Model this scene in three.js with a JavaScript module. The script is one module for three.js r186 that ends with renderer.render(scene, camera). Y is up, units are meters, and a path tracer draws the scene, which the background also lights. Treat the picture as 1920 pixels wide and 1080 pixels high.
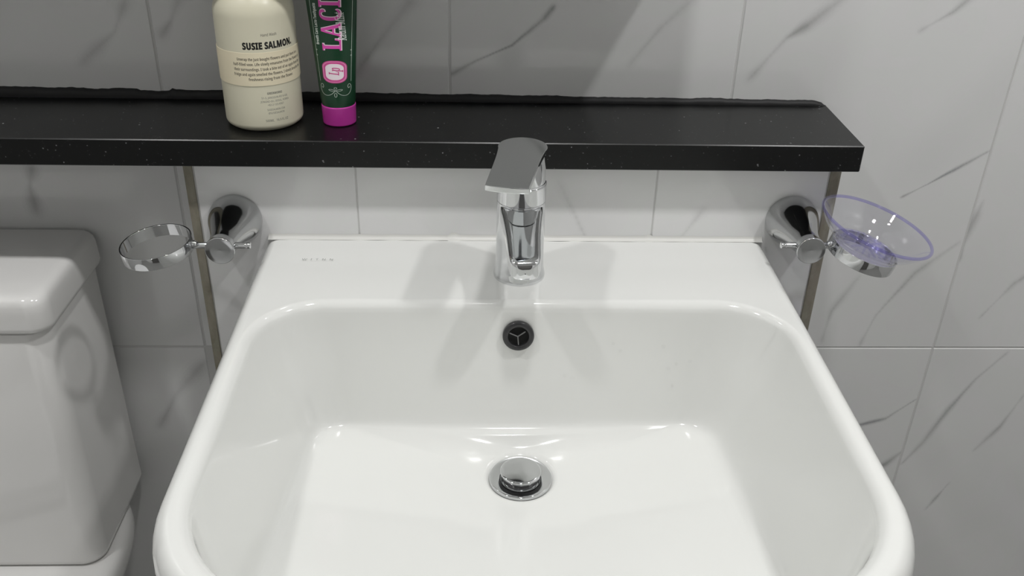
import * as THREE from 'three';
import { RectAreaLightUniformsLib } from 'three/addons/lights/RectAreaLightUniformsLib.js';
import { mergeGeometries } from 'three/addons/utils/BufferGeometryUtils.js';
import { ImprovedNoise } from 'three/addons/math/ImprovedNoise.js';

// ------------------------------------------------------------------ camera, lights, exposure
const scene = new THREE.Scene();
scene.background = new THREE.Color(0x000000);
const renderer = new THREE.WebGLRenderer({ antialias: true });
renderer.shadowMap.enabled = true;
renderer.toneMapping = THREE.LinearToneMapping;
renderer.toneMappingExposure = 1.0;

const camera = new THREE.PerspectiveCamera(33.8457, 16 / 9, 0.02, 20);
camera.position.set(0.01075, 1.25335, 0.96903);
{
  const m = new THREE.Matrix4().set(
    0.99925, -0.00371, -0.03862, 0,
    0.02262, 0.86452, 0.50209, 0,
    0.03153, -0.50259, 0.86395, 0,
    0, 0, 0, 1);
  camera.quaternion.setFromRotationMatrix(m).normalize();
}
scene.add(camera);

const ROOM = { x0: -1.15, x1: 1.3, z1: 1.75, top: 2.3 };
const LAMP_Z = 0.62, LAMP_SIZE = 0.085;
const LAMPS = [[-0.72, 248], [0.1, 262], [0.8, 345]];      // x, radiance
RectAreaLightUniformsLib.init();
for (const [x, power] of LAMPS) {
  const l = new THREE.RectAreaLight(new THREE.Color(1.0, 0.992, 0.985), power, LAMP_SIZE, LAMP_SIZE);
  l.position.set(x, ROOM.top - 0.022, LAMP_Z);
  l.rotation.x = -Math.PI / 2;
  l.name = 'downlight_light';
  scene.add(l);
}

// ------------------------------------------------------------------ helpers
function rng(seed) { let s = seed >>> 0; return () => { s = (s + 0x6D2B79F5) | 0; let t = Math.imul(s ^ (s >>> 15), 1 | s); t = (t + Math.imul(t ^ (t >>> 7), 61 | t)) ^ t; return ((t ^ (t >>> 14)) >>> 0) / 4294967296; }; }
const perlin = new ImprovedNoise();
const used = {};
function numbered(n) { used[n] = (used[n] ?? -1) + 1; return used[n] ? `${n}_${String(used[n]).padStart(3, '0')}` : n; }
function thing(name, label, category, pos = [0, 0, 0], group) {
  const o = new THREE.Group(); o.name = numbered(name); o.position.set(...pos);
  o.userData = { label, category }; if (group) o.userData.group = group;
  scene.add(o); return o;
}
function struct(name) { const o = new THREE.Group(); o.name = name; o.userData = { kind: 'structure' }; scene.add(o); return o; }
function part(name, geo, mat, parent, label) {
  const m = new THREE.Mesh(geo, mat); m.name = name; m.castShadow = m.receiveShadow = true;
  if (label) m.userData.label = label;
  parent.add(m); return m;
}
// a grid surface; closed in u when wrapU. fn(u, v) -> [x, y, z]
function surf(nu, nv, fn, wrapU = false, flip = false) {
  const pos = [], uv = [], idx = [];
  for (let j = 0; j <= nv; j++) for (let i = 0; i <= nu; i++) { const p = fn(i / nu, j / nv); pos.push(...p); uv.push(i / nu, j / nv); }
  const W = nu + 1;
  for (let j = 0; j < nv; j++) for (let i = 0; i < nu; i++) {
    const a = j * W + i, b = a + 1, c = a + W, d = c + 1;
    if (flip) idx.push(a, c, b, b, c, d); else idx.push(a, b, c, b, d, c);
  }
  const g = new THREE.BufferGeometry();
  g.setAttribute('position', new THREE.Float32BufferAttribute(pos, 3));
  g.setAttribute('uv', new THREE.Float32BufferAttribute(uv, 2));
  g.setIndex(idx); g.computeVertexNormals();
  if (wrapU) {
    const n = g.attributes.normal;
    for (let j = 0; j <= nv; j++) {
      const a = j * W, b = a + nu;
      const v = new THREE.Vector3(n.getX(a) + n.getX(b), n.getY(a) + n.getY(b), n.getZ(a) + n.getZ(b)).normalize();
      n.setXYZ(a, v.x, v.y, v.z); n.setXYZ(b, v.x, v.y, v.z);
    }
  }
  return g;
}
// lathe round the y axis; the seam is at the back (-z) and u grows to +x, so that print reads left to right
function spin(profile, seg = 64, uvY) {
  const pts = profile.map(p => Array.isArray(p) ? p : [p.x, p.y]);
  const g = surf(seg, pts.length - 1, (u, v) => { const k = Math.round(v * (pts.length - 1)); const a = (u - 0.5) * Math.PI * 2; return [pts[k][0] * Math.sin(a), pts[k][1], pts[k][0] * Math.cos(a)]; }, true);
  if (uvY) { const p = g.attributes.position, uv = g.attributes.uv; for (let i = 0; i < p.count; i++) uv.setY(i, (p.getY(i) - uvY[0]) / (uvY[1] - uvY[0])); }
  return g;
}
// profile with rounded corners: points [r, y, roundRadius]
function rounded(points, steps = 6) {
  const out = [];
  points.forEach((p, i) => {
    const r = p[2] || 0, a = points[i - 1], b = points[i + 1];
    if (!r || !a || !b) { out.push([p[0], p[1]]); return; }
    const P = new THREE.Vector2(p[0], p[1]), A = new THREE.Vector2(a[0], a[1]).sub(P), B = new THREE.Vector2(b[0], b[1]).sub(P);
    const q = Math.min(r, A.length() * 0.49, B.length() * 0.49);
    const s = P.clone().addScaledVector(A.normalize(), q), e = P.clone().addScaledVector(B.normalize(), q);
    for (let k = 0; k <= steps; k++) { const t = k / steps; out.push([(1 - t) * (1 - t) * s.x + 2 * t * (1 - t) * P.x + t * t * e.x, (1 - t) * (1 - t) * s.y + 2 * t * (1 - t) * P.y + t * t * e.y]); }
  });
  return out;
}
// closed rings of equal length -> one smooth skin
function loft(rings, flip = false) {
  const n = rings[0].length;
  return surf(n, rings.length - 1, (u, v) => rings[Math.round(v * (rings.length - 1))][Math.round(u * n) % n], true, flip);
}
// rounded rectangle in plan, corners: back-left, back-right, front-right, front-left
function plan(x0, x1, z0, z1, r, nc = 14, ne = 26) {
  const c = [[x0 + r[0], z0 + r[0], r[0], Math.PI], [x1 - r[1], z0 + r[1], r[1], 1.5 * Math.PI], [x1 - r[2], z1 - r[2], r[2], 0], [x0 + r[3], z1 - r[3], r[3], 0.5 * Math.PI]];
  const arcs = c.map(([x, z, q, a]) => Array.from({ length: nc + 1 }, (_, k) => { const t = a + (k / nc) * Math.PI / 2; return [x + q * Math.cos(t), z + q * Math.sin(t)]; }));
  const out = [];
  arcs.forEach((arc, i) => {
    out.push(...arc);
    const p = arc[nc], q = arcs[(i + 1) % 4][0];
    for (let k = 1; k < ne; k++) { const t = k / ne; out.push([p[0] + (q[0] - p[0]) * t, p[1] + (q[1] - p[1]) * t]); }
  });
  return out;
}
const at = (pl, y) => pl.map(([x, z]) => [x, y, z]);
// box with small chamfers; x0..x1 etc.
function slab(x0, x1, y0, y1, z0, z1, b = 0.001) {
  const g = new THREE.BufferGeometry(), P = [], I = [];
  const X = [x0, x1], Y = [y0, y1], Z = [z0, z1];
  const quad = (a, c, d, e) => { const n = P.length / 3; P.push(...a, ...c, ...d, ...e); I.push(n, n + 1, n + 2, n, n + 2, n + 3); };
  const s = (i) => (i ? -1 : 1);
  const v = (i, j, k, ax) => [X[i] + (ax === 0 ? 0 : s(i) * b), Y[j] + (ax === 1 ? 0 : s(j) * b), Z[k] + (ax === 2 ? 0 : s(k) * b)];
  // faces
  quad(v(0, 0, 1, 2), v(1, 0, 1, 2), v(1, 1, 1, 2), v(0, 1, 1, 2)); quad(v(1, 0, 0, 2), v(0, 0, 0, 2), v(0, 1, 0, 2), v(1, 1, 0, 2));
  quad(v(1, 0, 1, 0), v(1, 0, 0, 0), v(1, 1, 0, 0), v(1, 1, 1, 0)); quad(v(0, 0, 0, 0), v(0, 0, 1, 0), v(0, 1, 1, 0), v(0, 1, 0, 0));
  quad(v(0, 1, 1, 1), v(1, 1, 1, 1), v(1, 1, 0, 1), v(0, 1, 0, 1)); quad(v(0, 0, 0, 1), v(1, 0, 0, 1), v(1, 0, 1, 1), v(0, 0, 1, 1));
  if (b > 0) {
    const edge = (A, B, axA, axB) => { // A,B corner index triples
      const p = v(...A, axA), q = v(...B, axA), r = v(...B, axB), t = v(...A, axB);
      const cx = (x0 + x1) / 2, cy = (y0 + y1) / 2, cz = (z0 + z1) / 2;
      const n = new THREE.Vector3().subVectors(new THREE.Vector3(...q), new THREE.Vector3(...p)).cross(new THREE.Vector3().subVectors(new THREE.Vector3(...r), new THREE.Vector3(...p)));
      const o = new THREE.Vector3((p[0] + r[0]) / 2 - cx, (p[1] + r[1]) / 2 - cy, (p[2] + r[2]) / 2 - cz);
      if (n.dot(o) >= 0) quad(p, q, r, t); else quad(t, r, q, p);
    };
    for (const i of [0, 1]) for (const j of [0, 1]) { edge([i, j, 0], [i, j, 1], 0, 1); edge([i, 0, j], [i, 1, j], 0, 2); edge([0, i, j], [1, i, j], 1, 2); }
    for (const i of [0, 1]) for (const j of [0, 1]) for (const k of [0, 1]) {
      const n = P.length / 3; P.push(...v(i, j, k, 0), ...v(i, j, k, 1), ...v(i, j, k, 2));
      if ((i + j + k) % 2) I.push(n, n + 1, n + 2); else I.push(n, n + 2, n + 1);
    }
  }
  g.setAttribute('position', new THREE.Float32BufferAttribute(P, 3)); g.setIndex(I);
  const h = g.toNonIndexed(); h.computeVertexNormals();
  const p = h.attributes.position, nn = h.attributes.normal, uv = [];
  for (let i = 0; i < p.count; i++) {          // uv in metres, by the face's own axis
    const ax = Math.abs(nn.getX(i)), ay = Math.abs(nn.getY(i)), az = Math.abs(nn.getZ(i));
    if (az >= ax && az >= ay) uv.push(p.getX(i), p.getY(i)); else if (ay >= ax) uv.push(p.getX(i), p.getZ(i)); else uv.push(p.getZ(i), p.getY(i));
  }
  h.setAttribute('uv', new THREE.Float32BufferAttribute(uv, 2));
  return h;
}
function frameUV(g, x0, x1, y0, y1) {        // uv 0..1 across the front of one piece
  const p = g.attributes.position, uv = g.attributes.uv;
  for (let i = 0; i < p.count; i++) uv.setXY(i, (p.getX(i) - x0) / (x1 - x0), (p.getY(i) - y0) / (y1 - y0));
  return g;
}
function canvasTexture(w, h, draw) {
  const c = document.createElement('canvas'); c.width = w; c.height = h;
  draw(c.getContext('2d'), w, h);
  const t = new THREE.CanvasTexture(c); t.colorSpace = THREE.SRGBColorSpace; t.anisotropy = 8; return t;
}
const std = (o) => new THREE.MeshStandardMaterial(o);
const lin = (r, g, b) => new THREE.Color().setRGB(r, g, b);

// ------------------------------------------------------------------ materials
const M = {
  ceramic: new THREE.MeshPhysicalMaterial({ color: lin(0.79, 0.797, 0.775), roughness: 0.1, clearcoat: 0.5, clearcoatRoughness: 0.04 }),
  toilet: new THREE.MeshPhysicalMaterial({ color: lin(0.78, 0.775, 0.76), roughness: 0.12, clearcoat: 0.4, clearcoatRoughness: 0.05 }),
  seam: std({ color: lin(0.08, 0.08, 0.075), roughness: 0.8 }),
  chrome: std({ color: lin(0.72, 0.73, 0.74), metalness: 1, roughness: 0.05 }),
  chromeSoft: std({ color: lin(0.62, 0.63, 0.64), metalness: 1, roughness: 0.14 }),
  mount: std({ color: lin(0.5, 0.505, 0.51), metalness: 1, roughness: 0.09 }),
  plate: std({ color: lin(0.78, 0.795, 0.8), metalness: 1, roughness: 0.09 }),
  rubber: std({ color: lin(0.012, 0.012, 0.013), roughness: 0.5 }),
  blackChrome: std({ color: lin(0.03, 0.03, 0.032), roughness: 0.25 }),
  grate: std({ color: lin(0.2, 0.2, 0.2), metalness: 0.6, roughness: 0.35 }),
  pit: std({ color: lin(0.006, 0.006, 0.006), roughness: 0.9 }),
  silicone: std({ color: lin(0.008, 0.008, 0.009), roughness: 0.6 }),
  whiteSealant: std({ color: lin(0.72, 0.72, 0.69), roughness: 0.35 }),
  rawEdge: null,
  grout: std({ color: lin(0.64, 0.64, 0.63), roughness: 0.9 }),
  plainWall: std({ color: lin(0.75, 0.75, 0.74), roughness: 0.3 }),
  ceiling: std({ color: lin(0.72, 0.72, 0.71), roughness: 0.8 }),
  floor: std({ color: lin(0.3, 0.3, 0.29), roughness: 0.5 }),
  door: std({ color: lin(0.12, 0.115, 0.11), roughness: 0.5 }),
  mirror: std({ color: lin(0.9, 0.92, 0.91), metalness: 1, roughness: 0.0 }),
  glow: std({ color: lin(0.8, 0.8, 0.8), emissive: lin(1, 0.985, 0.955), emissiveIntensity: 6, roughness: 0.6 }),
  white: std({ color: lin(0.8, 0.8, 0.8), roughness: 0.4 }),
  water: new THREE.MeshPhysicalMaterial({ color: lin(0.99, 0.99, 0.99), roughness: 0.02, transmission: 1, thickness: 0, ior: 1.4 }),
};

// marble print on one wall tile: veins are polylines in metres from the tile's lower left corner
function marble(seed, w, h, veins = [], base = 236) {
  const S = 2000, W = Math.round(w * S), H = Math.round(h * S);
  return canvasTexture(W, H, (c) => {
    const r = rng(seed), img = c.createImageData(W, H);
    for (let j = 0; j < H; j++) for (let i = 0; i < W; i++) {
      const x = i / S, y = j / S;
      const n = perlin.noise(x * 7 + seed * 3.1, y * 7, seed) * 0.6 + perlin.noise(x * 19, y * 19 + seed, 4.2) * 0.3;
      // soft clouds that run up to the right
      const d = perlin.noise((x + y * 0.8) * 9 + seed, (x - y) * 2.2, 1.7 + seed);
      const v = base + n * 3.2 - Math.max(0, d - 0.22) * 9;
      const k = (j * W + i) * 4; img.data[k] = v; img.data[k + 1] = v + 0.5; img.data[k + 2] = v; img.data[k + 3] = 255;
    }
    c.putImageData(img, 0, 0);
    c.lineCap = 'round'; c.lineJoin = 'round';
    for (const [pts, width, dark] of veins) {
      const fine = [];
      for (let i = 0; i < pts.length - 1; i++) for (let k = 0; k < 12; k++) { const t = k / 12; fine.push([pts[i][0] + (pts[i + 1][0] - pts[i][0]) * t, pts[i][1] + (pts[i + 1][1] - pts[i][1]) * t]); }
      fine.push(pts[pts.length - 1]);
      for (let pass = 0; pass < 5; pass++) {
        const grow = [3.4, 2.5, 1.7, 1, 0.5][pass];
        for (let i = 0; i < fine.length - 1; i++) {
          const q = i / fine.length, jit = (r() - 0.5) * 0.0012;
          c.strokeStyle = `rgba(118,120,124,${dark * (0.016 + pass * 0.024) * (0.72 + 0.28 * Math.sin(q * 9 + seed))})`;
          c.lineWidth = Math.max(1, width * S * grow * (0.7 + 0.3 * Math.sin(q * 7 + seed * 1.7)));
          c.beginPath(); c.moveTo((fine[i][0] + jit) * S, H - fine[i][1] * S); c.lineTo((fine[i + 1][0] + jit) * S, H - fine[i + 1][1] * S); c.stroke();
        }
      }
    }
  });
}
const tileMat = (map) => new THREE.MeshPhysicalMaterial({ map, color: lin(0.9, 0.9, 0.9), roughness: 0.16, clearcoat: 0.6, clearcoatRoughness: 0.06 });
M.rawEdge = std({ roughness: 0.85, map: canvasTexture(64, 1024, (c) => {
  const r = rng(77); c.fillStyle = '#8b877a'; c.fillRect(0, 0, 64, 1024);
  for (let i = 0; i < 900; i++) { const g = 95 + r() * 70; c.fillStyle = `rgba(${g + 5},${g},${g - 14},0.16)`; c.beginPath(); c.ellipse(r() * 64, r() * 1024, 3 + r() * 14, 6 + r() * 34, 0, 0, 7); c.fill(); }
}) });
M.rawEdge.map.wrapS = M.rawEdge.map.wrapT = THREE.RepeatWrapping; M.rawEdge.map.repeat.set(30, 1.6);

// ------------------------------------------------------------------ back wall: grout bed and 30 x 60 cm marble tiles
const JX = -0.0168, JY = 0.606, GAP = 0.0009;
const wallBack = struct('wall_back');
part('grout_bed', slab(ROOM.x0 - 0.1, ROOM.x1 + 0.1, -0.05, ROOM.top + 0.1, -0.12, -0.0009, 0), M.grout, wallBack);
const VEINS = {    // key column,row; world coordinates
  '1,1': [[[[0.5811, 0.8687], [0.5478, 0.846], [0.5217, 0.8282], [0.495, 0.8115]], 0.0022, 1.5], [[[0.3921, 1.041], [0.3521, 1.005], [0.3322, 0.9913], [0.2992, 0.9467]], 0.006, 0.55],
    [[[0.5775, 0.7546], [0.5341, 0.7128], [0.5004, 0.6544], [0.4887, 0.6091]], 0.004, 0.5], [[[0.4679, 0.7081], [0.4439, 0.6596], [0.4399, 0.6145]], 0.005, 0.4], [[[0.53, 1.05], [0.5, 1.02], [0.47, 1.0]], 0.004, 0.5]],
  '2,1': [[[[0.5913, 0.8083], [0.585, 0.77], [0.584, 0.73]], 0.005, 0.4], [[[0.72, 0.75], [0.66, 0.7], [0.63, 0.65]], 0.004, 0.5]],
  '0,1': [[[[0.0895, 1.02], [0.0795, 1.0074], [0.0475, 0.9796], [0.0091, 0.9623], [-0.0159, 0.9479]], 0.0032, 1.1], [[[0.26, 1.06], [0.2, 1.0], [0.17, 0.96]], 0.006, 0.3]],
  '1,0': [[[[0.5805, 0.5256], [0.5475, 0.4945], [0.515, 0.484], [0.48, 0.455]], 0.003, 1.2], [[[0.5876, 0.4451], [0.5648, 0.4175], [0.54, 0.4]], 0.005, 0.7]],
  '2,0': [[[[0.6808, 0.5997], [0.651, 0.5586], [0.6267, 0.5074], [0.6071, 0.4541], [0.5868, 0.4174]], 0.0045, 0.75], [[[0.7214, 0.5332], [0.7047, 0.4809], [0.68, 0.44]], 0.004, 0.6], [[[0.6616, 0.3838], [0.6401, 0.335]], 0.003, 0.8]],
  '-2,1': [[[[-0.3381, 1.0197], [-0.3545, 0.9877], [-0.3957, 0.9542]], 0.007, 0.3], [[[-0.47, 0.84], [-0.478, 0.8164], [-0.477, 0.7841]], 0.008, 0.4]],
  '-1,1': [[[[-0.2814, 1.0309], [-0.2968, 0.9992], [-0.31, 0.9829]], 0.007, 0.3], [[[-0.05, 1.03], [-0.09, 0.98], [-0.12, 0.94]], 0.008, 0.35]],
  '-2,0': [[[[-0.3209, 0.5835], [-0.363, 0.5341], [-0.3909, 0.4835]], 0.009, 0.35]],
};
const generic = [11, 23, 37].map((s) => tileMat(marble(s, 0.3, 0.6, [[[[0.28, 0.5], [0.2, 0.43], [0.14, 0.3], [0.05, 0.22]], 0.004, 0.7], [[[0.2, 0.2], [0.12, 0.12], [0.09, 0.02]], 0.003, 0.7]])));
for (let col = -4; col <= 4; col++) for (let row = -1; row <= 2; row++) {
  let x0 = JX + col * 0.3, x1 = x0 + 0.3, y0 = JY + (row - 1) * 0.6, y1 = y0 + 0.6;
  const ox = x0, oy = y0;
  x0 = Math.max(x0 + GAP, ROOM.x0); x1 = Math.min(x1 - GAP, ROOM.x1); y0 = Math.max(y0 + GAP, 0.001); y1 = Math.min(y1 - GAP, ROOM.top - 0.001);
  if (x1 - x0 < 0.01 || y1 - y0 < 0.02) continue;
  if ((col === -1 || col === 0) && row <= 0) continue;               // behind the pipe box
  const v = VEINS[`${col},${row}`];
  const mat = v ? tileMat(marble(40 + col * 7 + row, 0.3, 0.6, v.map(([pts, w, d]) => [pts.map(([x, y]) => [x - ox, y - oy]), w, d]))) : generic[(col * 2 + row + 12) % 3];
  part('tile', frameUV(slab(x0, x1, y0, y1, -0.009, 0, 0.0009), ox, ox + 0.3, oy, oy + 0.6), mat, wallBack);
}

// pipe box under the shelf: front tiles, side tiles whose raw body shows at the corners
const BX = { l: -0.2756, r: 0.3775, z: 0.1012, top: 0.8928 };
const wallBox = struct('wall_pipe_box');
part('grout_bed', slab(BX.l + 0.009, BX.r - 0.011, 0, BX.top, 0, BX.z - 0.0009, 0), M.grout, wallBox);
const plainTile = tileMat(marble(5, 0.3, 0.6, [[[[0.2, 0.58], [0.24, 0.5], [0.26, 0.42]], 0.006, 0.25]], 238));
const plainTile2 = tileMat(marble(9, 0.3, 0.6, [[[[0.05, 0.55], [0.02, 0.5], [0.01, 0.42]], 0.006, 0.35]], 238));
const frontJoints = [BX.l + 0.0097, -0.1079, 0.1921, BX.r - 0.0117];
for (let k = 0; k < 3; k++) for (const [y0, y1] of [[0.2945, BX.top], [0.001, 0.2925]]) {
  const x0 = frontJoints[k] + 0.0006, x1 = frontJoints[k + 1] - 0.0006;
  part('tile', frameUV(slab(x0, x1, y0, y1, BX.z - 0.009, BX.z, 0.0008), x0, x0 + 0.3, y1 - 0.6, y1), k === 2 ? plainTile2 : plainTile, wallBox);
}
for (const [x0, x1] of [[BX.l, BX.l + 0.0095], [BX.r - 0.0115, BX.r]]) for (const [y0, y1] of [[0.2945, BX.top], [0.001, 0.2925]]) {
  const t = part('side_tile', slab(x0, x1, y0, y1, 0.0005, BX.z - 0.0012, 0.0006), plainTile, wallBox);
  part('raw_edge', slab(x0 + 0.0004, x1 - 0.0004, y0 + 0.0006, y1 - 0.0006, BX.z - 0.0014, BX.z + 0.0006, 0.0004), M.rawEdge, t, 'unglazed tan tile body');
}

// the rest of the room (outside the frame)
for (const [name, g, m] of [
  ['wall_left', slab(ROOM.x0 - 0.1, ROOM.x0, -0.05, ROOM.top + 0.1, -0.0, ROOM.z1 + 0.1, 0), M.plainWall],
  ['wall_right', slab(ROOM.x1, ROOM.x1 + 0.1, -0.05, ROOM.top + 0.1, -0.0, ROOM.z1 + 0.1, 0), M.plainWall],
  ['wall_front', slab(ROOM.x0, ROOM.x1, -0.05, ROOM.top + 0.1, ROOM.z1, ROOM.z1 + 0.1, 0), M.plainWall],
  ['floor', slab(ROOM.x0, ROOM.x1, -0.05, 0, 0, ROOM.z1, 0), M.floor],
  ['ceiling', slab(ROOM.x0, ROOM.x1, ROOM.top, ROOM.top + 0.1, 0, ROOM.z1, 0), M.ceiling]]) {
  const o = part(name, g, m, scene); o.userData.kind = 'structure';
}
const door = struct('door_1');
part('door_leaf', slab(-0.32, 0.4, 0.005, 2.02, ROOM.z1 - 0.035, ROOM.z1, 0.003), M.door, door);
part('door_handle', new THREE.CylinderGeometry(0.011, 0.011, 0.12, 20).rotateZ(Math.PI / 2).translate(-0.24, 1.0, ROOM.z1 - 0.085), M.chromeSoft, door);
part('handle_post', new THREE.CylinderGeometry(0.012, 0.02, 0.06, 20).rotateX(Math.PI / 2).translate(-0.27, 1.0, ROOM.z1 - 0.062), M.chromeSoft, door);
const cabinet = thing('mirror_cabinet', 'shallow white wall cabinet with three mirror doors above the black stone shelf', 'cabinet', [0, 1.092, 0]);
const CAB = { x0: ROOM.x0 + 0.002, x1: 0.21, h: 0.8, z: 0.108 };
part('carcass', slab(CAB.x0, CAB.x1, 0, CAB.h, 0.0005, CAB.z - 0.006, 0.0008), M.white, cabinet);
for (let k = 0; k < 3; k++) {
  const w = (CAB.x1 - CAB.x0) / 3, a = CAB.x0 + k * w + 0.001, b = a + w - 0.002;
  const d = part('mirror_door', slab(a, b, 0.001, CAB.h - 0.001, CAB.z - 0.0055, CAB.z, 0.0008), M.mirror, cabinet);
  part('finger_pull', slab(b - 0.06, b - 0.02, -0.004, 0.0012, CAB.z - 0.005, CAB.z - 0.001, 0.0005), M.chromeSoft, d);
}
['left of the three, nearest the toilet', 'in the middle, over the washbasin', 'right of the three, nearest the right wall'].forEach((where, i) => {
  const d = thing('downlight', `round white recessed ceiling downlight ${where}`, 'downlight', [LAMPS[i][0], ROOM.top, LAMP_Z], 'ceiling downlights');
  part('trim_ring', spin(rounded([[0.062, 0], [0.062, -0.004, 0.002], [0.05, -0.008, 0.003], [0.0465, -0.004], [0.0465, 0]]), 40), M.white, d);
  part('diffuser', new THREE.CylinderGeometry(0.0465, 0.0465, 0.004, 40).translate(0, -0.004, 0), M.glow, d);
});

// ------------------------------------------------------------------ washbasin
const basin = thing('washbasin', 'white glazed rectangular washbasin with rounded front corners under the chrome tap', 'washbasin');
const O = { x0: -0.2035, x1: 0.3105, z0: 0.1025, z1: 0.598 };
const outer = (d, y, back = 0.15) => at(plan(O.x0 + d, O.x1 - d, O.z0 + d * back, O.z1 - d, [0.006, 0.006, 0.115 - d * 0.7, 0.115 - d * 0.7].map(v => Math.max(v, 0.004))), y);
const E0 = { x0: -0.1795, x1: 0.2865, z0: 0.2317, z1: 0.574 }, F0 = { x0: -0.1475, x1: 0.2405, z0: 0.2475, z1: 0.55 };
const DRAIN = new THREE.Vector3(0.0523, 0.673, 0.312);
function bowl(f, y, out = 0) {
  const l = (k) => E0[k] + (F0[k] - E0[k]) * f, cx = 0.0475;
  const rb = 0.058 + (0.034 - 0.058) * Math.min(f, 1), rf = 0.1 - 0.03 * f;
  return plan(l('x0') - out, l('x1') + out, l('z0') - out, l('z1') + out, [rb + out, rb + out, rf + out, rf + out]).map(([x, z]) => {
    const k = Math.max(0, 1 - (z - l('z0')) / 0.05), w = (x - cx) / (l('x1') - cx), bow = 0.012 * Math.min(f, 1.1) ** 2 * Math.max(0, 1 - w * w) * k;
    return [cx + (x - cx) * (1 + 0.5 * Math.min(f, 1) * (z - 0.35)), y, z + bow];
  });
}
const wallRings = [];
{
  // section of the bowl wall: rolled edge, nearly straight wall, fillet into the floor
  const roll = [[0.0095, 0.808], [0.0072, 0.8076], [0.0047, 0.8064], [0.0024, 0.8044], [0.0008, 0.8018], [0, 0.798]];
  for (const [o, y] of roll) wallRings.push(bowl(0, y, o));
  const sec = new THREE.CatmullRomCurve3([[0, 0.798], [0.2, 0.769], [0.44, 0.739], [0.66, 0.7115], [0.8, 0.6965], [0.92, 0.6885], [1.06, 0.685], [1.24, 0.6834]].map(([a, b]) => new THREE.Vector3(a, b, 0)), false, 'catmullrom', 0.5).getPoints(26);
  for (let i = 1; i < sec.length; i++) wallRings.push(bowl(sec[i].x, sec[i].y));
}
{
  const last = wallRings[wallRings.length - 1], N = 14, floorRings = [];
  const dir = last.map(([x, , z]) => { const d = new THREE.Vector2(x - DRAIN.x, z - DRAIN.z).normalize(); return d; });
  for (let k = 1; k <= N; k++) {
    const t = k / N;
    floorRings.push(last.map(([x, y, z], i) => {
      const ex = DRAIN.x + dir[i].x * 0.0345, ez = DRAIN.z + dir[i].y * 0.0345;
      return [x + (ex - x) * t, y + (DRAIN.y + 0.0008 - y) * (t * (1.6 - 0.6 * t)), z + (ez - z) * t];
    }));
  }
  for (const [r, dy] of [[0.0318, -0.0002], [0.03, -0.0016], [0.0292, -0.0034], [0.02, -0.004]]) floorRings.push(dir.map(d => [DRAIN.x + d.x * r, DRAIN.y + dy, DRAIN.z + d.y * r]));
  const rings = [outer(0.075, 0.612, 0.05), outer(0.05, 0.618, 0.05), outer(0.034, 0.64, 0.05), outer(0.018, 0.7, 0.05), outer(0.006, 0.76), outer(0.001, 0.782), outer(0, 0.789), outer(0.0006, 0.7945), outer(0.0022, 0.7995),
    outer(0.0044, 0.8035), outer(0.0072, 0.8064, 0.3), outer(0.0098, 0.8076, 0.4), outer(0.0118, 0.808, 0.45), ...wallRings, ...floorRings];
  part('basin_body', loft(rings, false), M.ceramic, basin);
}
{ // overflow opening on the back wall of the bowl
  const o = new THREE.Group(); o.name = 'overflow_insert'; o.position.set(0.0505, 0.7772, 0.2383); o.rotation.x = -0.12; basin.add(o);
  const lay = (g) => g.rotateX(Math.PI / 2);
  part('ring', lay(spin(rounded([[0.0146, -0.003], [0.0146, 0.0006, 0.0008], [0.0125, 0.0021, 0.0012], [0.0098, 0.0016, 0.0008], [0.0092, -0.0008], [0.0092, -0.003]]), 48)), M.blackChrome, o, 'black glossy flange');
  part('cup', lay(spin([[0.0092, -0.0012], [0.006, -0.0016], [0.0001, -0.0017]], 40)), M.pit, o);
  const bars = [0, 1, 2].map(k => new THREE.CapsuleGeometry(0.0006, 0.0078, 3, 8).translate(0, 0.0042, 0).rotateZ(Math.PI + 0.1 + k * Math.PI * 2 / 3).translate(-0.0006, 0.0002, 0.0008));
  part('grate', mergeGeometries(bars), M.grate, o, 'three-armed grey grate');
}
{ // drain
  const d = new THREE.Group(); d.name = 'drain'; d.position.copy(DRAIN); basin.add(d);
  part('flange', spin(rounded([[0.0286, -0.0022], [0.0282, 0.0004, 0.001], [0.026, 0.0003, 0.002], [0.018, -0.0008, 0.0012], [0.0172, -0.0038], [0.0001, -0.0038]]), 64), M.chrome, d);
  part('stem', spin([[0.0158, -0.0038], [0.0158, 0.0012]], 40), M.chromeSoft, d);
  part('seal', spin(rounded([[0.0155, 0.001], [0.0181, 0.001, 0.0008], [0.0181, 0.0052, 0.0008], [0.0155, 0.0052]]), 48), M.rubber, d, 'black rubber seal');
  part('plug_cap', spin(rounded([[0.0172, 0.005], [0.0185, 0.0051, 0.0004], [0.0186, 0.0074, 0.0009], [0.0168, 0.0081, 0.002], [0.0001, 0.0083]], 8), 64), M.chrome, d);
}
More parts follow.
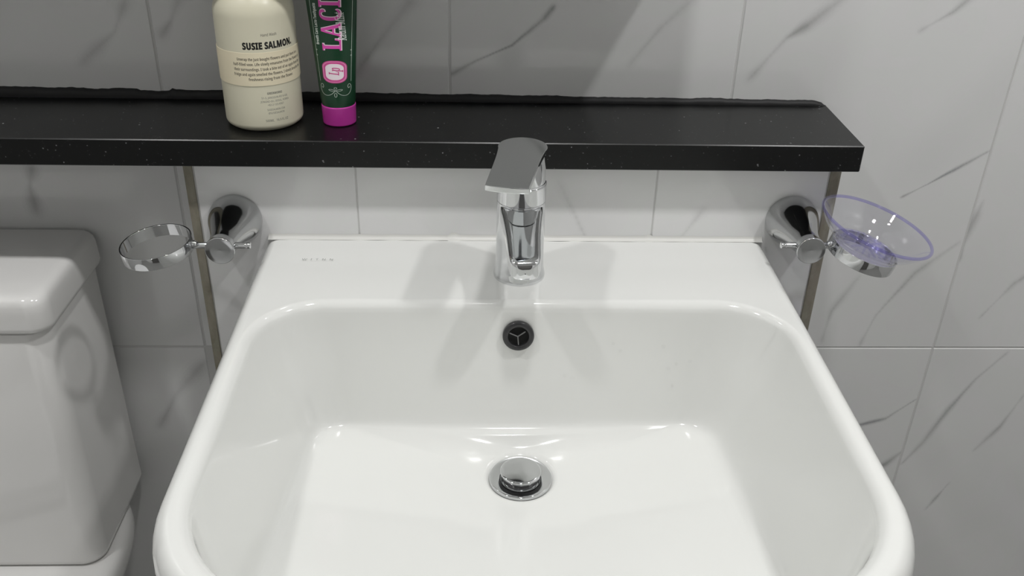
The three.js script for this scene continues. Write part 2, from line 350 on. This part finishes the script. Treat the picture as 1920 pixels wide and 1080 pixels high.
{ // maker's lettering fired on the deck, and the sealant along the wall
  const tex = canvasTexture(512, 96, (c) => { c.clearRect(0, 0, 512, 96); c.fillStyle = 'rgba(150,152,150,0.75)'; c.font = '300 74px sans-serif'; c.textBaseline = 'middle'; let x = 8; for (const ch of 'WITNN') { c.fillText(ch, x, 50); x += c.measureText(ch).width + 40; } });
  const g = new THREE.PlaneGeometry(0.0395, 0.0064).rotateX(-Math.PI / 2);
  part('lettering', g.translate(-0.1394, 0.80812, 0.1502), std({ map: tex, transparent: true, roughness: 0.2, polygonOffset: true, polygonOffsetFactor: -1 }), basin, 'faint grey lettering');
  const r = rng(3);
  part('sealant', surf(120, 6, (u, v) => { const a = v * Math.PI / 2, s = 0.0048 + 0.0009 * perlin.noise(u * 30, 0, 0) + (Math.abs(u - 0.372) < 0.006 ? 0.0025 : 0) + (Math.abs(u - 0.765) < 0.005 ? 0.002 : 0); return [-0.2 + u * 0.508, 0.8076 + s * (1 - Math.sin(a)) * 0.9, BX.z + s * (1 - Math.cos(a)) + 0.0001]; }), M.whiteSealant, basin, 'white sealant bead');
}

// ------------------------------------------------------------------ tap
const tap = thing('basin_tap', 'chrome single lever tap with short spout at the back of the washbasin', 'tap', [0.0526, 0.808, 0.1755]);
part('base_ring', spin(rounded([[0.0246, 0.0], [0.0247, 0.0022, 0.0008], [0.0239, 0.006, 0.002], [0.0231, 0.0105, 0.004], [0.0228, 0.02, 0.004], [0.0227, 0.03]], 8), 96), M.chrome, tap);
part('body', spin(rounded([[0.0227, 0.0299], [0.0226, 0.05, 0.01], [0.0226, 0.0792, 0.0005], [0.022, 0.0796], [0.0001, 0.0796]], 5), 96), M.chrome, tap);
part('collar', spin(rounded([[0.02, 0.0794], [0.0228, 0.0797, 0.0005], [0.0228, 0.0962, 0.0006], [0.0209, 0.0968], [0.0209, 0.0985]], 4), 96), M.chrome, tap);
{ // spout: flat tongue that grows out of the body, narrows and dips a little
  const secs = [], N = 40;
  const L = [[0.004, 0.0198, 0.060, 0.0787], [0.018, 0.0196, 0.0595, 0.0786], [0.0235, 0.0188, 0.0585, 0.0778], [0.03, 0.0178, 0.0575, 0.0762], [0.045, 0.0163, 0.0552, 0.0735], [0.06, 0.0152, 0.053, 0.0712], [0.076, 0.0145, 0.0508, 0.069], [0.085, 0.0141, 0.0494, 0.068], [0.09, 0.0136, 0.0486, 0.0674], [0.0935, 0.0128, 0.0482, 0.0668], [0.0962, 0.0116, 0.0484, 0.0658], [0.0982, 0.0098, 0.049, 0.0642], [0.0995, 0.0072, 0.0502, 0.0622], [0.1, 0.004, 0.0525, 0.0595], [0.1002, 0.0004, 0.0555, 0.0565]];
  for (const [z, hw, y0, y1] of L) {
    const ring = [], cy = (y0 + y1) / 2, hh = (y1 - y0) / 2;
    for (let i = 0; i < N; i++) { const a = -i / N * Math.PI * 2, c = Math.cos(a), s = Math.sin(a), e = 0.32; ring.push([hw * Math.sign(c) * Math.abs(c) ** e, cy + hh * Math.sign(s) * Math.abs(s) ** (s > 0 ? 0.3 : 0.6), z]); }
    secs.push(ring);
  }
  part('spout', loft(secs, true), M.chrome, tap);
  part('aerator', spin(rounded([[0.0088, -0.003], [0.0095, -0.0026, 0.0006], [0.0095, 0.004], [0.0001, 0.004]]), 32).translate(0, 0.0485, 0.084), M.chromeSoft, tap);
}
{ // lever: round cap whose flat top runs forward into a waisted paddle, turned a little to the left
  const cap = spin(rounded([[0.0216, 0.0985], [0.0213, 0.126, 0.0006], [0.0001, 0.1262]], 3), 96);
  const lv = new THREE.Group(); lv.name = 'lever'; lv.rotation.y = -0.185; tap.add(lv);
  part('lever_cap', cap, M.chrome, lv);
  const s = new THREE.Shape(), R = 0.0217;          // drawn in plan, y of the shape = -z
  s.moveTo(-0.0176, -0.0896); s.quadraticCurveTo(0, -0.0935, 0.0176, -0.0896);
  s.lineTo(0.0188, -0.04); s.quadraticCurveTo(0.0192, -0.021, 0.02075, -0.0064);
  s.absarc(0, 0, R, -0.296, Math.PI + 0.296, false);
  s.quadraticCurveTo(-0.0192, -0.021, -0.0188, -0.04); s.lineTo(-0.0176, -0.0896);
  const g = new THREE.ExtrudeGeometry(s, { depth: 0.0038, bevelEnabled: true, bevelThickness: 0.0006, bevelSize: 0.0005, bevelSegments: 3, curveSegments: 48 }).rotateX(-Math.PI / 2).translate(0, 0.1262, 0);
  part('lever_plate', g, M.plate, lv);
}

// ------------------------------------------------------------------ shelf
const quartz = canvasTexture(1024, 1024, (c) => {
  const r = rng(19); c.fillStyle = '#0c0d0d'; c.fillRect(0, 0, 1024, 1024);
  for (let i = 0; i < 6500; i++) { const b = r(), g = 24 + b * b * b * 215, s = 0.5 + r() * r() * 2.2; c.fillStyle = `rgba(${g},${g},${g + 2},${0.25 + 0.6 * r()})`; c.beginPath(); c.ellipse(r() * 1024, r() * 1024, s, s * (0.5 + r() * 0.6), r() * 3, 0, 7); c.fill(); }
  for (let i = 0; i < 1500; i++) { c.fillStyle = `rgba(6,6,7,${0.4 * r()})`; c.beginPath(); c.arc(r() * 1024, r() * 1024, 1 + r() * 5, 0, 7); c.fill(); }
});
quartz.wrapS = quartz.wrapT = THREE.RepeatWrapping; quartz.repeat.set(1 / 0.42, 1 / 0.42);
M.quartz = new THREE.MeshPhysicalMaterial({ map: quartz, roughness: 0.28, specularIntensity: 0.62 });
const shelf = thing('stone_shelf', 'long black speckled stone shelf running along the wall above the washbasin', 'shelf');
part('slab', slab(ROOM.x0, 0.3868, 0.893, 0.92, 0.0, 0.1206, 0.0009), M.quartz, shelf);
{ // black silicone bead along the wall, taller and rougher to the left
  const g = surf(420, 7, (u, v) => {
    const x = ROOM.x0 + u * (0.385 - ROOM.x0), e = Math.min(1, (0.385 - x) / 0.012);
    let h = 0.0098 - 0.0045 * Math.max(0, Math.min(1, (x + 0.5) / 0.8)) + 0.0012 * perlin.noise(x * 40, 1.3, 0) + 0.0007 * perlin.noise(x * 160, 4, 0);
    if (x > -0.34 && x < -0.309) h -= 0.0016; if (x > -0.309 && x < -0.303) h += 0.001;
    h *= Math.sqrt(Math.max(0, e));
    const d = 0.0052 + 0.0008 * perlin.noise(x * 60, 9, 2), a = v * Math.PI / 2;
    return [x, 0.9199 + h * Math.cos(a) ** 0.8, 0.0002 + d * Math.sin(a)];
  }, false, true);
  part('sealant_bead', g, M.silicone, shelf, 'ragged black silicone bead');
}

// ------------------------------------------------------------------ hand wash bottle
const bottle = thing('hand_wash_bottle', 'cream round hand wash bottle with black lettering and a paper band', 'bottle', [-0.198, 0.92, 0.064]);
{
  const R = 0.0373, H = 0.134, U0 = 0.5 + 30 / 360;
  const PXM = 2048 / (2 * Math.PI * R);
  const put = (c, text, y, size, font, width, ch) => {          // y in metres above base, size in metres
    c.save(); c.font = `${font.replace('$', (size * PXM).toFixed(1))}`; c.textAlign = 'center'; c.textBaseline = 'middle';
    const w = c.measureText(text).width; c.translate((U0 * 2048), ch - y * PXM); if (width) c.scale(width * PXM / w, 1); if (size > 0.008) { c.lineWidth = 5; c.strokeStyle = c.fillStyle; c.strokeText(text, 0, 0); } c.fillText(text, 0, 0); c.restore();
  };
  const CH = Math.round(H * PXM);
  const print = canvasTexture(2048, CH, (c) => {
    c.fillStyle = '#d9d5bf'; c.fillRect(0, 0, 2048, CH);
    c.fillStyle = '#3b3b36'; put(c, 'Hand Wash', 0.0935, 0.0036, '500 $px sans-serif', 0.0155, CH);
    c.fillStyle = '#111110'; put(c, 'SUSIE SALMON.', 0.0838, 0.0084, 'bold $px sans-serif', 0.0505, CH);
    c.fillStyle = '#4a4a44';
    put(c, 'GREENWORKS', 0.0385, 0.0030, 'bold $px sans-serif', 0.0148, CH);
    c.fillStyle = '#66665e';
    put(c, '51-3, JANGGUN-RO 6-GIL', 0.0343, 0.0026, '$px sans-serif', 0.026, CH); put(c, 'JONGNO-GU, SEOUL, KOREA', 0.0308, 0.0026, '$px sans-serif', 0.028, CH); put(c, '+82-2-123-4567', 0.0273, 0.0026, '$px sans-serif', 0.016, CH);
    put(c, 'SUSIESALMON.COM', 0.0226, 0.0026, '$px sans-serif', 0.0175, CH); put(c, '@SUSIESALMON', 0.0192, 0.0026, '$px sans-serif', 0.016, CH);
    c.fillStyle = '#55554e'; put(c, '500ML   16.9 FL OZ', 0.0118, 0.0032, '500 $px sans-serif', 0.0225, CH);
  });
  const prof = rounded([[0.0001, 0.0015], [0.032, 0.0, 0.002], [R, 0.004, 0.007], [R, 0.116, 0.034], [0.028, 0.1295, 0.012], [0.0165, 0.1305, 0.003], [0.0155, 0.1365]], 10);
  part('bottle_body', spin(prof, 96, [0, H]), std({ map: print, roughness: 0.32 }), bottle);
  const bandH = 0.0315, BCH = Math.round(bandH * PXM);
  const bandTex = canvasTexture(2048, BCH, (c) => {
    c.fillStyle = '#e6dcc0'; c.fillRect(0, 0, 2048, BCH); c.fillStyle = '#3a352c';
    ['Unwrap the just bought flowers and put them in a', 'half-filled vase. Life slowly emanates from the flowers to', 'their surroundings. I took a bite out of an apple from the', 'fridge and again smelled the flowers. I slowly breathe the', 'freshness rising from the flower.'].forEach((t, i) =>
      put(c, t, bandH - 0.0062 - i * 0.0047, 0.0036, '600 $px sans-serif', [0.064, 0.072, 0.0715, 0.0725, 0.045][i], BCH));
  });
  part('paper_band', spin([[R + 0.0001, 0], [R + 0.0006, 0.0002], [R + 0.0006, bandH - 0.0002], [R + 0.0001, bandH]], 96, [0, bandH]).translate(0, 0.0462, 0), std({ map: bandTex, roughness: 0.75 }), bottle, 'cream paper band with small print');
  part('pump_collar', spin(rounded([[0.0165, 0.1335], [0.0172, 0.135, 0.001], [0.0172, 0.146, 0.002], [0.009, 0.1475, 0.001], [0.0085, 0.1505], [0.0001, 0.1505]]), 48), M.white, bottle);
  part('pump_stem', new THREE.CylinderGeometry(0.0042, 0.0042, 0.01, 24).translate(0, 0.152, 0), M.white, bottle);
  const head = [spin(rounded([[0.009, 0.155], [0.0125, 0.156, 0.001], [0.0125, 0.1635, 0.003], [0.0001, 0.165]]), 32), new THREE.CapsuleGeometry(0.0044, 0.03, 6, 16).rotateX(Math.PI / 2).rotateY(-0.9).translate(-0.014, 0.16, 0.011)].map(g => g.index ? g.toNonIndexed() : g);
  part('pump_head', mergeGeometries(head), M.white, bottle);
}

// ------------------------------------------------------------------ toothpaste tube standing on its cap
const tube = thing('toothpaste_tube', 'dark green toothpaste tube with pink lettering standing on its magenta cap', 'toothpaste', [-0.1244, 0.92, 0.0675]);
{
  const TW = 1024, TH = 2048, h0 = 0.0196, h1 = 0.155;
  const tex = canvasTexture(TW, TH, (c) => {
    // the front half of the tube fills the middle of the canvas; 1 mm = TH / (h1 - h0) / 1000 up the tube
    const k = TH / (h1 - h0), Y = (m) => TH - (m - h0) * k, X = (m) => TW / 2 + m * (TW / 0.113);
    c.fillStyle = '#123a24'; c.fillRect(0, 0, TW, TH);
    // fine double frame
    c.strokeStyle = '#cdd4cc'; c.lineWidth = 4; c.lineCap = 'round';
    for (const s of [-1, 1]) {
      c.beginPath(); c.moveTo(X(s * 0.0165), Y(0.0445)); c.lineTo(X(s * 0.0185), Y(0.15)); c.stroke();
      for (const yy of [0.069, 0.074]) { c.beginPath(); c.arc(X(s * 0.0165), Y(yy), 7, 0, 7); c.stroke(); }
      c.lineWidth = 5; c.beginPath(); c.moveTo(X(s * 0.001), Y(0.0355)); c.bezierCurveTo(X(s * 0.006), Y(0.0295), X(s * 0.015), Y(0.030), X(s * 0.0165), Y(0.037)); c.bezierCurveTo(X(s * 0.0175), Y(0.0425), X(s * 0.0125), Y(0.0435), X(s * 0.0125), Y(0.040)); c.bezierCurveTo(X(s * 0.0125), Y(0.038), X(s * 0.0145), Y(0.0375), X(s * 0.0145), Y(0.0395)); c.stroke();
      c.beginPath(); c.ellipse(X(s * 0.0035), Y(0.0365), 30, 11, s * -0.25, 0, 7); c.stroke(); c.lineWidth = 4;
    }
    c.beginPath(); c.ellipse(X(0), Y(0.032), 11, 30, 0, 0, 7); c.stroke();
    c.beginPath(); c.ellipse(X(0), Y(0.0385), 12, 14, 0, 0, 7); c.stroke();
    // badge
    const bx = X(0), by = Y(0.054), bw = 0.0118 * TW / 0.113, bh = 0.0106 * k;
    const oval = (f) => { c.beginPath(); c.roundRect(bx - bw * f, by - bh * f, 2 * bw * f, 2 * bh * f, bw * f * 0.85); };
    c.fillStyle = '#cf4f93'; oval(1); c.fill(); c.strokeStyle = '#f2c4dc'; c.lineWidth = 4; oval(0.9); c.stroke();
    c.fillStyle = '#f0e4ea'; oval(0.72); c.fill();
    c.save(); c.translate(bx, by); c.rotate(-Math.PI / 2); c.fillStyle = '#c23b80'; c.font = 'italic bold 118px serif'; c.textAlign = 'center'; c.textBaseline = 'middle'; c.scale(0.75, 1); c.fillText('L', -30, -6); c.fillText('p', 40, 2); c.restore();
    // vertical words
    c.save(); c.translate(X(0.0065), Y(0.0735)); c.rotate(-Math.PI / 2); c.textBaseline = 'alphabetic'; c.font = 'bold 200px serif';
    let x = 0; for (const ch of 'LACIENTE') { const w = c.measureText(ch).width * 1.34; c.save(); c.translate(x, 0); c.scale(1.34, 1); c.lineWidth = 9; c.strokeStyle = '#f3d3e4'; c.strokeText(ch, 5, 5); c.fillStyle = '#dc4fae'; c.fillText(ch, 0, 0); c.restore(); x += w + 14; }
    c.restore();
    c.save(); c.translate(X(-0.0122), Y(0.079)); c.rotate(-Math.PI / 2); c.font = 'bold 40px sans-serif'; c.fillStyle = '#e4e8e2'; c.fillText('Breath Care Lacto Toothpaste', 0, 0); c.restore();
    c.save(); c.translate(X(0.0118), Y(0.083)); c.rotate(-Math.PI / 2 - 0.06); c.font = 'italic 92px serif'; c.fillStyle = '#eef0ec'; c.scale(0.8, 1); c.fillText('Raum Mint', 0, 0); c.restore();
  });
  const g = surf(72, 30, (u, v) => {
    const a = (u - 0.5) * Math.PI * 2, t = Math.min(1, v * 1.02), y = h0 + (h1 - h0) * v;
    const w = 0.0166 + (0.0262 - 0.0166) * t, d = 0.0160 * (1 - t) + 0.0009 * t;
    const shoulder = v < 0.02 ? 0.97 : 1, rx = w * shoulder, rz = d * shoulder;
    return [rx * Math.sin(a), y, rz * Math.cos(a)];
  }, true);
  part('tube_body', g, std({ map: tex, roughness: 0.3 }), tube);
  part('crimp', slab(-0.0262, 0.0262, h1 - 0.0005, h1 + 0.009, -0.0009, 0.0009, 0.0003), std({ color: lin(0.008, 0.04, 0.018), roughness: 0.35 }), tube);
  part('tube_cap', spin(rounded([[0.0001, 0.0004], [0.0145, 0.0, 0.001], [0.0162, 0.0008, 0.0014], [0.0168, 0.0192, 0.0008], [0.0150, 0.0197], [0.0001, 0.0199]]), 72), std({ color: lin(0.5, 0.04, 0.33), roughness: 0.28 }), tube, 'magenta screw cap');
}

// ------------------------------------------------------------------ wall holders either side of the basin
function holder(name, label, x, y, side, droop, lean) {
  const t = thing(name, label, 'holder', [x, y, BX.z], undefined);
  const forward = (g) => g.rotateX(Math.PI / 2);        // lathe axis y -> +z
  part('wall_mount', forward(spin(rounded([[0.0262, 0.0], [0.0267, 0.002, 0.0008], [0.0266, 0.008, 0.006], [0.0243, 0.0165, 0.008], [0.0188, 0.0315, 0.012], [0.0146, 0.046, 0.012], [0.0126, 0.06]], 8), 72)), M.mount, t);
  part('end_cap', forward(spin(rounded([[0.0126, 0.0595], [0.0132, 0.063, 0.002], [0.0141, 0.0702, 0.0008], [0.0136, 0.0712, 0.0004], [0.0095, 0.0703, 0.004], [0.0001, 0.0698]], 6), 64)), M.chromeSoft, t);
  const rod = part('rod', spin(rounded([[0.0001, -0.0268], [0.0028, -0.0266, 0.0005], [0.0032, -0.026, 0.0004], [0.0032, -0.0232], [0.0027, -0.0228], [0.0027, -0.0218], [0.0032, -0.0214], [0.0032, 0.0335], [0.0001, 0.0336]].map(([r, y, q]) => [r, y > 0.03 ? y - (side < 0 ? 0.004 : 0.0103) : y, q]), 3), 28).rotateZ(-side * Math.PI / 2).translate(0, 0, 0.059), M.chrome, t);
  const pivot = new THREE.Group(); pivot.name = 'ring'; pivot.position.set(side * (side < 0 ? 0.0605 : 0.0538), 0.003 - Math.abs(droop) * 0.032, 0.0625); pivot.rotation.set(lean, 0, -side * droop); t.add(pivot);
  part('band', spin(rounded([[0.0321, -0.006], [0.0334, -0.0062, 0.0004], [0.0337, 0, 0.004], [0.0334, 0.0062, 0.0004], [0.0321, 0.006, 0.0004], [0.0321, -0.006]], 4), 96), M.chrome, pivot);
  part('lug', new THREE.CapsuleGeometry(0.0036, 0.003, 4, 14).rotateZ(Math.PI / 2).translate(-side * 0.034, 0, 0), M.chrome, pivot);
  return t;
}
holder('cup_holder', 'empty chrome ring holder on the tiled wall beside the toilet tank', -0.2303, 0.8292, -1, 0.1, 0.06);
holder('soap_holder', 'chrome ring holder carrying the clear soap dish beside the washbasin', 0.3342, 0.8325, 1, 0.27, 0.06);
{
  const dish = thing('soap_dish', 'clear violet-tinted round plastic soap dish tilted in the chrome ring', 'soap dish', [0.3896, 0.8327, 0.1637]);
  dish.rotation.set(0.06, 0, -0.27);
  const clear = (r, g, b) => new THREE.MeshPhysicalMaterial({ color: lin(r, g, b), roughness: 0.03, transmission: 1, thickness: 0, ior: 1.45 });
  const wall = clear(0.965, 0.965, 0.99), tint = clear(0.79, 0.775, 0.965), foot = clear(0.89, 0.88, 0.985);
  // one closed wall: outside up, over the lip, inside down
  part('dish_body', spin(rounded([[0.0315, 0.0], [0.0345, 0.0034, 0.004], [0.0462, 0.0112, 0.012], [0.0554, 0.0242, 0.0006], [0.0538, 0.0244, 0.0006], [0.0442, 0.0128, 0.012], [0.033, 0.0052, 0.004], [0.0305, 0.0022]], 6), 96), wall, dish);
  part('dish_rim', new THREE.TorusGeometry(0.0548, 0.0016, 12, 120).rotateX(Math.PI / 2).translate(0, 0.0244, 0), tint, dish, 'violet rim edge');
  part('dish_floor', spin(rounded([[0.0001, 0.0022], [0.0305, 0.0022, 0.0005], [0.0315, 0.0006, 0.0008], [0.0292, -0.0004, 0.0005], [0.0288, -0.0045, 0.0005], [0.0272, -0.0045, 0.0005], [0.0268, -0.0002, 0.0006], [0.0001, -0.0002]], 5).reverse(), 80), foot, dish, 'lavender round floor with a foot ring');
  const ribs = [];
  for (let k = 0; k < 12; k++) {
    const a = k / 12 * Math.PI * 2;
    ribs.push(new THREE.CapsuleGeometry(0.0011, 0.0135, 4, 10).rotateZ(Math.PI / 2).translate(0.0165, 0.0031, 0).rotateY(a));
    ribs.push(new THREE.CapsuleGeometry(0.0008, 0.005, 3, 8).rotateZ(Math.PI / 2).translate(0.0235, 0.003, 0).rotateY(a + Math.PI / 12));
  }
  ribs.push(new THREE.TorusGeometry(0.0065, 0.0009, 8, 36).rotateX(Math.PI / 2).translate(0, 0.003, 0), new THREE.SphereGeometry(0.0026, 16, 10).scale(1, 0.5, 1).translate(0, 0.003, 0));
  part('drain_ribs', mergeGeometries(ribs), foot, dish, 'radial raised ribs');
}

// ------------------------------------------------------------------ toilet
const toilet = thing('toilet', 'white close-coupled toilet with its tank against the wall left of the washbasin', 'toilet', [-0.612, 0, 0]);
{
  const tankRing = (hw, z0, z1, y, rf = 0.024) => at(plan(-hw, hw, z0, z1, [0.012, 0.012, rf, rf], 10, 12), y);
  part('tank', loft([tankRing(0.15, 0.02, 0.12, 0.4105), tankRing(0.186, 0.007, 0.1605, 0.4106), tankRing(0.1905, 0.0052, 0.1655, 0.4135), tankRing(0.1915, 0.005, 0.167, 0.42), tankRing(0.1915, 0.005, 0.162, 0.58), tankRing(0.1915, 0.005, 0.157, 0.724), tankRing(0.17, 0.02, 0.13, 0.7265), tankRing(0.01, 0.07, 0.08, 0.7265)]), M.toilet, toilet);
  part('gap_line', loft([tankRing(0.1885, 0.008, 0.153, 0.7258), tankRing(0.1885, 0.008, 0.153, 0.7282)]), M.seam, toilet, 'dark joint under the lid');
  const lidRing = (d, y, front = d * 1.1) => tankRing(0.1985 - d, 0.0015 + d * 0.6, 0.163 - front, y, 0.02);
  const lid = part('tank_lid', loft([lidRing(0.012, 0.7272), lidRing(0.0035, 0.7274), lidRing(0.001, 0.7298), lidRing(0, 0.735), lidRing(0.0004, 0.75), lidRing(0.001, 0.7582), lidRing(0.0026, 0.7628), lidRing(0.0048, 0.7656), lidRing(0.0078, 0.7674), lidRing(0.0115, 0.7683), lidRing(0.016, 0.7687), lidRing(0.03, 0.7691), lidRing(0.07, 0.7694, 0.07)].concat([tankRing(0.02, 0.07, 0.085, 0.769)])), M.toilet, toilet);
  part('flush_button', spin(rounded([[0.024, 0], [0.024, 0.003, 0.001], [0.02, 0.0045, 0.001], [0.0001, 0.005]]), 40).translate(0, 0.7688, 0.08), M.chromeSoft, lid);
  // pedestal: platform behind, egg shaped bowl in front, drawn in to a foot
  const egg = (hw, z1, y, back = 0.012, s = 1) => { const pts = []; for (let i = 0; i < 96; i++) { const a = i / 96 * Math.PI * 2, c = Math.cos(a), q = Math.sin(a); const z = q > 0 ? 0.27 + (z1 - 0.27) * q : 0.27 + (0.27 - back) * Math.sign(q) * Math.abs(q) ** 0.42; const e = q < 0 ? 0.36 : 1; pts.push([hw * Math.sign(c) * Math.abs(c) ** e * s, y, z]); } return pts; };
  part('bowl', loft([egg(0.11, 0.5, 0.001), egg(0.118, 0.52, 0.012), egg(0.11, 0.5, 0.1), egg(0.115, 0.52, 0.2), egg(0.14, 0.58, 0.29), egg(0.175, 0.64, 0.34), egg(0.2, 0.665, 0.365), egg(0.206, 0.672, 0.38), egg(0.2065, 0.672, 0.391), egg(0.205, 0.67, 0.401), egg(0.2, 0.665, 0.4075), egg(0.191, 0.658, 0.4097), egg(0.02, 0.3, 0.41, 0.25)].map(r => r)), M.toilet, toilet);
  const seat = (s, y) => { const pts = []; for (let i = 0; i < 96; i++) { const a = i / 96 * Math.PI * 2, c = Math.cos(a), q = Math.sin(a); pts.push([0.188 * s * c, y, 0.44 + (q > 0 ? 0.235 : 0.20) * s * q]); } return pts; };
  part('seat', loft([seat(0.9, 0.4205), seat(1, 0.422), seat(1.0, 0.434), seat(0.97, 0.438), seat(0.5, 0.438)]), M.white, toilet);
  part('seat_lid', loft([seat(0.9, 0.4385), seat(0.985, 0.439), seat(0.985, 0.449), seat(0.95, 0.4545), seat(0.6, 0.459), seat(0.02, 0.46)]), M.white, toilet);
}

// ------------------------------------------------------------------ water drops left on the glaze
{
  const spots = [
    [0.1392, 0.768, 'left of the pair between overflow hole and right corner'],
    [0.1463, 0.7609, 'right of the pair between overflow hole and right corner'],
    [0.1865, 0.7651, 'topmost of the group near the right corner'],
    [0.2, 0.7475, 'middle of the group near the right corner'],
    [0.2127, 0.7505, 'rightmost of all on the back wall'],
    [0.1926, 0.743, 'left edge of the group near the right corner'],
    [0.198, 0.7245, 'lowest of the group near the right corner'],
    [0.0948, 0.7355, 'left of the pair below the overflow hole'],
    [0.1025, 0.733, 'right of the pair below the overflow hole'],
    [0.0967, 0.7175, 'just under the pair below the overflow hole'],
    [0.0857, 0.7, 'lowest one, closest to the drain'],
    [-0.1475, 0.7345, 'upper of the two by the left corner'],
    [-0.146, 0.712, 'lower of the two by the left corner'],
    [0.0404, 0.7105, 'straight below the overflow hole']];
  const proto = new THREE.SphereGeometry(0.0014, 16, 12);
  spots.forEach(([x, y, where], i) => {
    const d = part(numbered('water_drop'), proto, M.water, scene);
    d.userData = { label: 'tiny water drop, ' + where, category: 'water drop', group: 'water drops on the back wall of the bowl' };
    const f = y > 0.744 ? (0.798 - y) / 0.054 * 0.42 : y > 0.718 ? 0.42 + (0.744 - y) / 0.026 * 0.2 : 0.62 + (0.718 - y) / 0.016 * 0.14;
    d.position.set(x, y, 0.2317 + f * 0.0198 + 0.0003); d.scale.set(1 + (i % 3) * 0.25, 1.1 + (i % 4) * 0.12, 0.6);
  });
}
renderer.render(scene, camera);
